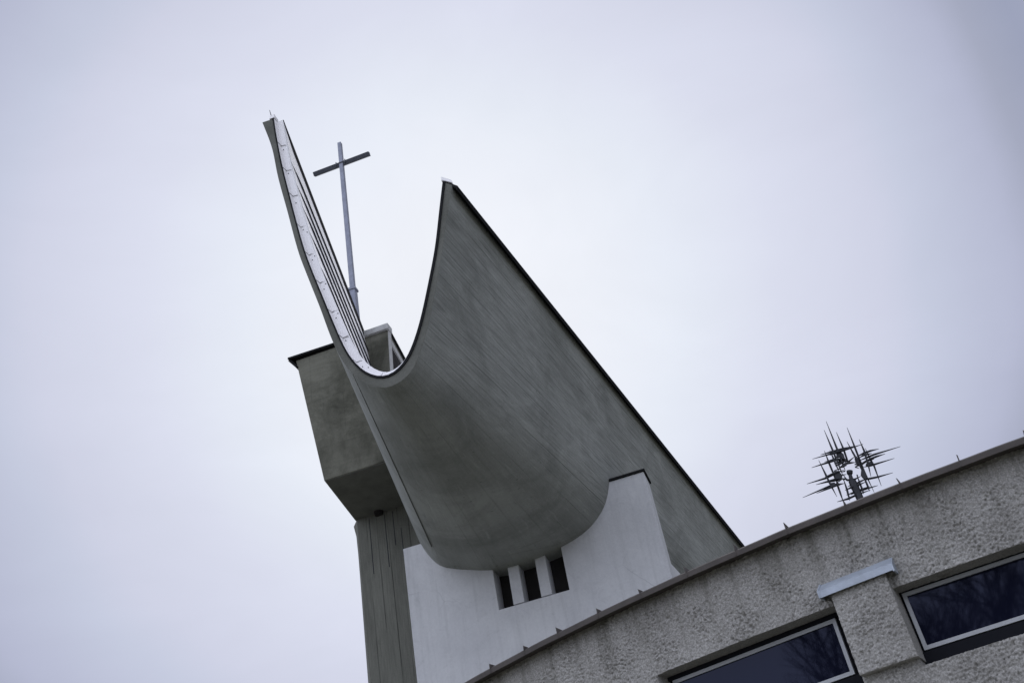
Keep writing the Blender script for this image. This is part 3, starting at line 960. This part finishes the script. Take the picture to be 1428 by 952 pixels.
# ------------------------------------------------------------------ iron lattice sculpture on the flat roof
SA = 8.0
dS = ray(1185, 650); pS = CAM + dS * 14 / np.hypot(dS[0], dS[1])
SP = vplane(SA, pS)
sl = np.array([math.cos(R_(SA)), -math.sin(R_(SA)), 0])
sn = SP[0]
zm = lambda x, y: hit(1110 + x / 7.325, 580 + y / 7.325, SP)
pb0 = zm(590, 800)
scul = empty('roof_sculpture', (pb0[0], pb0[1], Z(3.8)))
tag(scul, 'black iron lattice sculpture of crossed spikes round an open centre on the curved roof', 'sculpture')
S = [  # tip, thick point(s), tip in the lattice's own drawing
    [(288, 155), (370, 350), (432, 500), (480, 620)], [(308, 52), (412, 315), (470, 470), (505, 560)], [(412, 150), (485, 320), (525, 440), (540, 470)],
    [(520, 265), (585, 385), (640, 480), (670, 560)], [(522, 110), (607, 325), (690, 540), (800, 772)], [(645, 250), (695, 365), (735, 500), (765, 630)],
    [(708, 328), (770, 460), (795, 500), (872, 712)], [(290, 340), (340, 470), (410, 640), (450, 700)], [(232, 455), (305, 605), (350, 700), (418, 828)],
    [(400, 560), (425, 700), (450, 770), (492, 892)], [(480, 640), (520, 760), (535, 820), (550, 875)], [(690, 600), (715, 670), (740, 730), (750, 765)],
    [(560, 640), (590, 740), (610, 800), (625, 850)], [(620, 600), (655, 700), (680, 760), (690, 800)],
    [(250, 388), (370, 355), (480, 325), (590, 300)], [(168, 450), (400, 385), (520, 350), (685, 298)], [(160, 525), (330, 472), (420, 445), (500, 425)],
    [(290, 455), (400, 425), (540, 450), (600, 400)], [(600, 430), (690, 385), (760, 360), (845, 340)], [(640, 450), (740, 410), (800, 385), (1068, 303)],
    [(700, 470), (770, 445), (820, 425), (910, 397)], [(690, 520), (760, 505), (800, 493), (1005, 430)], [(110, 680), (300, 622), (370, 590), (440, 560)],
    [(205, 705), (330, 672), (400, 650), (480, 640)], [(68, 825), (335, 712), (400, 690), (500, 680)], [(210, 800), (370, 735), (420, 715), (490, 700)],
    [(650, 660), (740, 640), (830, 622), (990, 577)], [(560, 790), (640, 755), (720, 728), (838, 695)], [(420, 880), (530, 850), (640, 800), (760, 760)],
    [(430, 325), (465, 390), (495, 440), (525, 490)], [(345, 360), (385, 450), (410, 510), (440, 580)], [(345, 400), (420, 372), (480, 352), (545, 332)],
    [(390, 475), (430, 458), (480, 438), (530, 418)], [(400, 515), (440, 497), (470, 482), (515, 462)], [(600, 395), (640, 470), (670, 530), (710, 610)],
    [(640, 440), (690, 412), (730, 402), (775, 392)], [(670, 478), (720, 458), (760, 446), (800, 436)], [(600, 505), (650, 487), (680, 474), (720, 458)],
    [(295, 625), (360, 602), (420, 580), (490, 556)], [(320, 672), (390, 652), (440, 640), (510, 628)], [(500, 768), (560, 742), (640, 712), (710, 684)],
    [(515, 805), (600, 775), (680, 745), (750, 716)], [(530, 705), (580, 685), (640, 665), (690, 645)],
    [(480, 600), (520, 660), (600, 650), (660, 620)], [(440, 520), (500, 480), (560, 470), (610, 465)],
]
for q, s in enumerate(S):
    pts3 = [zm(*p) + sn * (.02 * ((q * 37 % 5) - 2)) for p in s]
    rad = [.003, .0155, .0145, .003]
    mb = MB()
    for a, b, r0, r1 in zip(pts3[:-1], pts3[1:], rad[:-1], rad[1:]):
        mb.add(bar_pts(a, b, r0, r1, 6))
    mb.build('spike', MAT['iron'], scul)
PL = [[(395, 370), (430, 330), (500, 385), (520, 450), (485, 455), (450, 400), (425, 440), (400, 420)], [(370, 540), (440, 545), (490, 610), (480, 660), (440, 690), (385, 630)],
      [(655, 540), (700, 540), (735, 640), (720, 670), (680, 640), (650, 600)], [(720, 465), (770, 460), (795, 495), (760, 510), (715, 520), (700, 500)],
      [(340, 680), (400, 670), (430, 715), (375, 735), (345, 720)], [(590, 395), (640, 420), (660, 490), (640, 520), (605, 480), (590, 430)],
      [(560, 660), (620, 650), (660, 700), (650, 780), (620, 800), (600, 730), (570, 720)], [(480, 480), (520, 470), (530, 500), (470, 530), (440, 530)]]
for q, s in enumerate(PL):
    mc = np.mean(s, axis=0); s = [tuple(mc + (np.array(p) - mc) * .72) for p in s]
    a = [zm(*p) - sn * .018 for p in s]; b = [p + sn * .036 for p in a]
    obj('plate', *hexa(a, b), MAT['iron'], scul)
# stubby teeth round the opening
for x, y, dx, dy in ((600, 490, 35, 10), (605, 520, 40, 12), (500, 560, -40, 12), (470, 600, 45, -5), (480, 650, 45, -12), (625, 600, 8, 40), (545, 620, 12, 50), (450, 535, -60, 20)):
    obj('spike', *bar_pts(zm(x, y), zm(x + dx, y + dy), .012, .004, 5), MAT['iron'], scul)
mb = MB()
base = zm(640, 850); ax = [(548, 560, .045), (550, 585, .042), (553, 600, .026), (565, 640, .030), (575, 665, .055), (600, 720, .060), (640, 800, .05)]
pp_ = [(zm(x, y), r) for x, y, r in ax]
c0 = pp_[-1][0]
for (a, r0), (b, r1) in zip(pp_[:-1], pp_[1:]): mb.add(bar_pts(a, b, r0, r1, 10))
mb.add(bar_pts(c0, np.array([c0[0], c0[1], Z(3.8)]), .05, .06, 10))
mb.build('post', MAT['iron'], scul)

# ------------------------------------------------------------------ bare trees behind the viewer, seen in the window glass


def bare_tree_mesh(seed):
    rnd = random.Random(seed)
    trunk, crown = MB(), MB()

    def grow(p, d, L, r, lev):
        nseg = 3
        for s in range(nseg):
            q = p + d * (L / nseg)
            r1 = r * (.9 if lev else .92)
            (trunk if lev == 0 else crown).add(bar_pts(p, q, r, r1, 6 if lev < 2 else 3))
            p, r = q, r1
            d = (d + Vector((rnd.uniform(-1, 1), rnd.uniform(-1, 1), rnd.uniform(-.3, .7))) * .16).normalized()
            if lev < 5 and (s > 0 or lev > 1):
                for _ in range(1 if lev < 1 else 2 if lev < 4 else 1):
                    side = Vector((rnd.uniform(-1, 1), rnd.uniform(-1, 1), rnd.uniform(-.2, .8))).normalized()
                    nd = (d * .75 + side * .8).normalized()
                    grow(p, nd, L * rnd.uniform(.55, .78), r * rnd.uniform(.5, .65), lev + 1)
        if lev < 4: grow(p, d, L * .7, r * .8, lev + 1)
    grow(Vector((0, 0, 0)), Vector((0, 0, 1)), 4.2, .24, 0)
    return trunk, crown


for q, (x, y, lab) in enumerate(((-5.6, -9.5, 'bare dark tree mirrored in the middle of the right window'), (-13.5, -2.0, 'bare dark tree mirrored beside the pillar in the left window'),
                                (-10.0, -12.5, 'bare tree mirrored close to the left jamb of the right window'), (-2.0, -11.5, 'bare tree mirrored at the photo edge of the right window'))):
    t, c = bare_tree_mesh(11 + q)
    e_ = empty('bare_tree', (0, 0, 0))
    e_['org'] = [0.0, 0.0, 0.0]
    tag(e_, lab, 'tree', 'bare trees mirrored in the windows')
    t.build('trunk', MAT['bark'], e_, smooth=True, recalc=False); c.build('crown', MAT['bark'], e_, smooth=True, recalc=False)
    e_.location = (x, y, 0); e_.rotation_euler = (0, 0, q * 1.7); e_.scale = (1.15, 1.15, 1.15)

for o_ in bpy.data.objects:
    if 'org' in o_: del o_['org']

# ------------------------------------------------------------------ sky and light
SUN_EL, SUN_AZ = 44.0, -4.0
wld = bpy.data.worlds.new('World'); scene.world = wld; wld.use_nodes = True
t = wld.node_tree; N = t.nodes
bg = N['Background']; bg.inputs['Strength'].default_value = .1
sky = N.new('ShaderNodeTexSky'); sky.sky_type = 'NISHITA'; sky.sun_disc = False
sky.sun_elevation = R_(SUN_EL); sky.sun_rotation = R_(SUN_AZ)
tc = N.new('ShaderNodeTexCoord')
nrmv = N.new('ShaderNodeVectorMath'); nrmv.operation = 'NORMALIZE'; t.links.new(tc.outputs['Generated'], nrmv.inputs[0])
dot = N.new('ShaderNodeVectorMath'); dot.operation = 'DOT_PRODUCT'
gd = ray(640, 430); gd = gd / np.linalg.norm(gd)       # brightest point of the sky; darkening around it imitates lens vignetting
t.links.new(nrmv.outputs[0], dot.inputs[0]); dot.inputs[1].default_value = tuple(gd)
nz_ = N.new('ShaderNodeTexNoise'); nz_.inputs['Scale'].default_value = 1.7; nz_.inputs['Detail'].default_value = 5; nz_.inputs['Roughness'].default_value = .5
t.links.new(nrmv.outputs[0], nz_.inputs['Vector'])
ad = N.new('ShaderNodeMath'); ad.operation = 'MULTIPLY_ADD'
t.links.new(nz_.outputs['Fac'], ad.inputs[0]); ad.inputs[1].default_value = .05; ad.inputs[2].default_value = -.025
sm_ = N.new('ShaderNodeMath'); sm_.operation = 'ADD'; t.links.new(dot.outputs['Value'], sm_.inputs[0]); t.links.new(ad.outputs[0], sm_.inputs[1])
mp = N.new('ShaderNodeMapRange'); t.links.new(sm_.outputs[0], mp.inputs[0])
mp.inputs[1].default_value = .2; mp.inputs[2].default_value = 1.0
rp = N.new('ShaderNodeValToRGB'); t.links.new(mp.outputs[0], rp.inputs[0])
els = rp.color_ramp.elements
stops = [(0.0, (.46, .49, .585)), (.45, (.46, .49, .59)), (.70, (.39, .42, .53)), (.805, (.33, .36, .485)), (.8275, (.37, .395, .51)), (.845, (.45, .475, .615)), (.8875, (.555, .59, .725)),
         (.906, (.615, .637, .77)), (.945, (.69, .715, .84)), (.974, (.775, .815, .905)), (1.0, (.86, .885, .95))]
while len(els) < len(stops): els.new(.5)
for e_, (p_, c_) in zip(els, stops): e_.position = p_; e_.color = (*c_, 1)
sc_ = N.new('ShaderNodeVectorMath'); sc_.operation = 'SCALE'; t.links.new(rp.outputs[0], sc_.inputs[0])
sx_ = N.new('ShaderNodeVectorMath'); sx_.operation = 'DOT_PRODUCT'; t.links.new(nrmv.outputs[0], sx_.inputs[0]); sx_.inputs[1].default_value = (-.50, -.80, .33)
mr = N.new('ShaderNodeMapRange'); t.links.new(sx_.outputs['Value'], mr.inputs[0]); mr.interpolation_type = 'SMOOTHSTEP'   # bright lobe added behind the viewer's left shoulder to light the front walls
for q_, v_ in zip((1, 2, 3, 4), (.05, .95, 10.0, 29.0)): mr.inputs[q_].default_value = v_
cn = N.new('ShaderNodeTexNoise'); cn.inputs['Scale'].default_value = 3.2; cn.inputs['Detail'].default_value = 7; cn.inputs['Roughness'].default_value = .55; cn.inputs['Distortion'].default_value = .6
cmap = N.new('ShaderNodeMapping'); cmap.inputs['Scale'].default_value = (1, 1, 2.2); t.links.new(nrmv.outputs[0], cmap.inputs['Vector']); t.links.new(cmap.outputs[0], cn.inputs['Vector'])
cm2 = N.new('ShaderNodeMath'); cm2.operation = 'MULTIPLY_ADD'; t.links.new(cn.outputs['Fac'], cm2.inputs[0]); cm2.inputs[1].default_value = .17; cm2.inputs[2].default_value = .938
cm3 = N.new('ShaderNodeMath'); cm3.operation = 'MULTIPLY'; t.links.new(cm2.outputs[0], cm3.inputs[0]); t.links.new(mr.outputs[0], cm3.inputs[1])
t.links.new(cm3.outputs[0], sc_.inputs['Scale'])
mx = N.new('ShaderNodeMix'); mx.data_type = 'RGBA'; mx.inputs[0].default_value = .985
t.links.new(sky.outputs[0], mx.inputs[6]); t.links.new(sc_.outputs[0], mx.inputs[7])
t.links.new(mx.outputs[2], bg.inputs['Color'])

sd_ = bpy.data.lights.new('sun', 'SUN'); sd_.energy = .5; sd_.angle = R_(40); sd_.color = (1, .97, .93)
so = bpy.data.objects.new('sun', sd_); col.objects.link(so)
sdir = Vector((math.sin(R_(SUN_AZ)) * math.cos(R_(SUN_EL)), math.cos(R_(SUN_AZ)) * math.cos(R_(SUN_EL)), math.sin(R_(SUN_EL))))
so.rotation_euler = sdir.to_track_quat('Z', 'Y').to_euler()

vs = scene.view_settings
scene.display_settings.display_device = 'sRGB'
vs.view_transform = 'Standard'; vs.look = 'None'; vs.gamma = 1; vs.exposure = 0; vs.use_curve_mapping = False
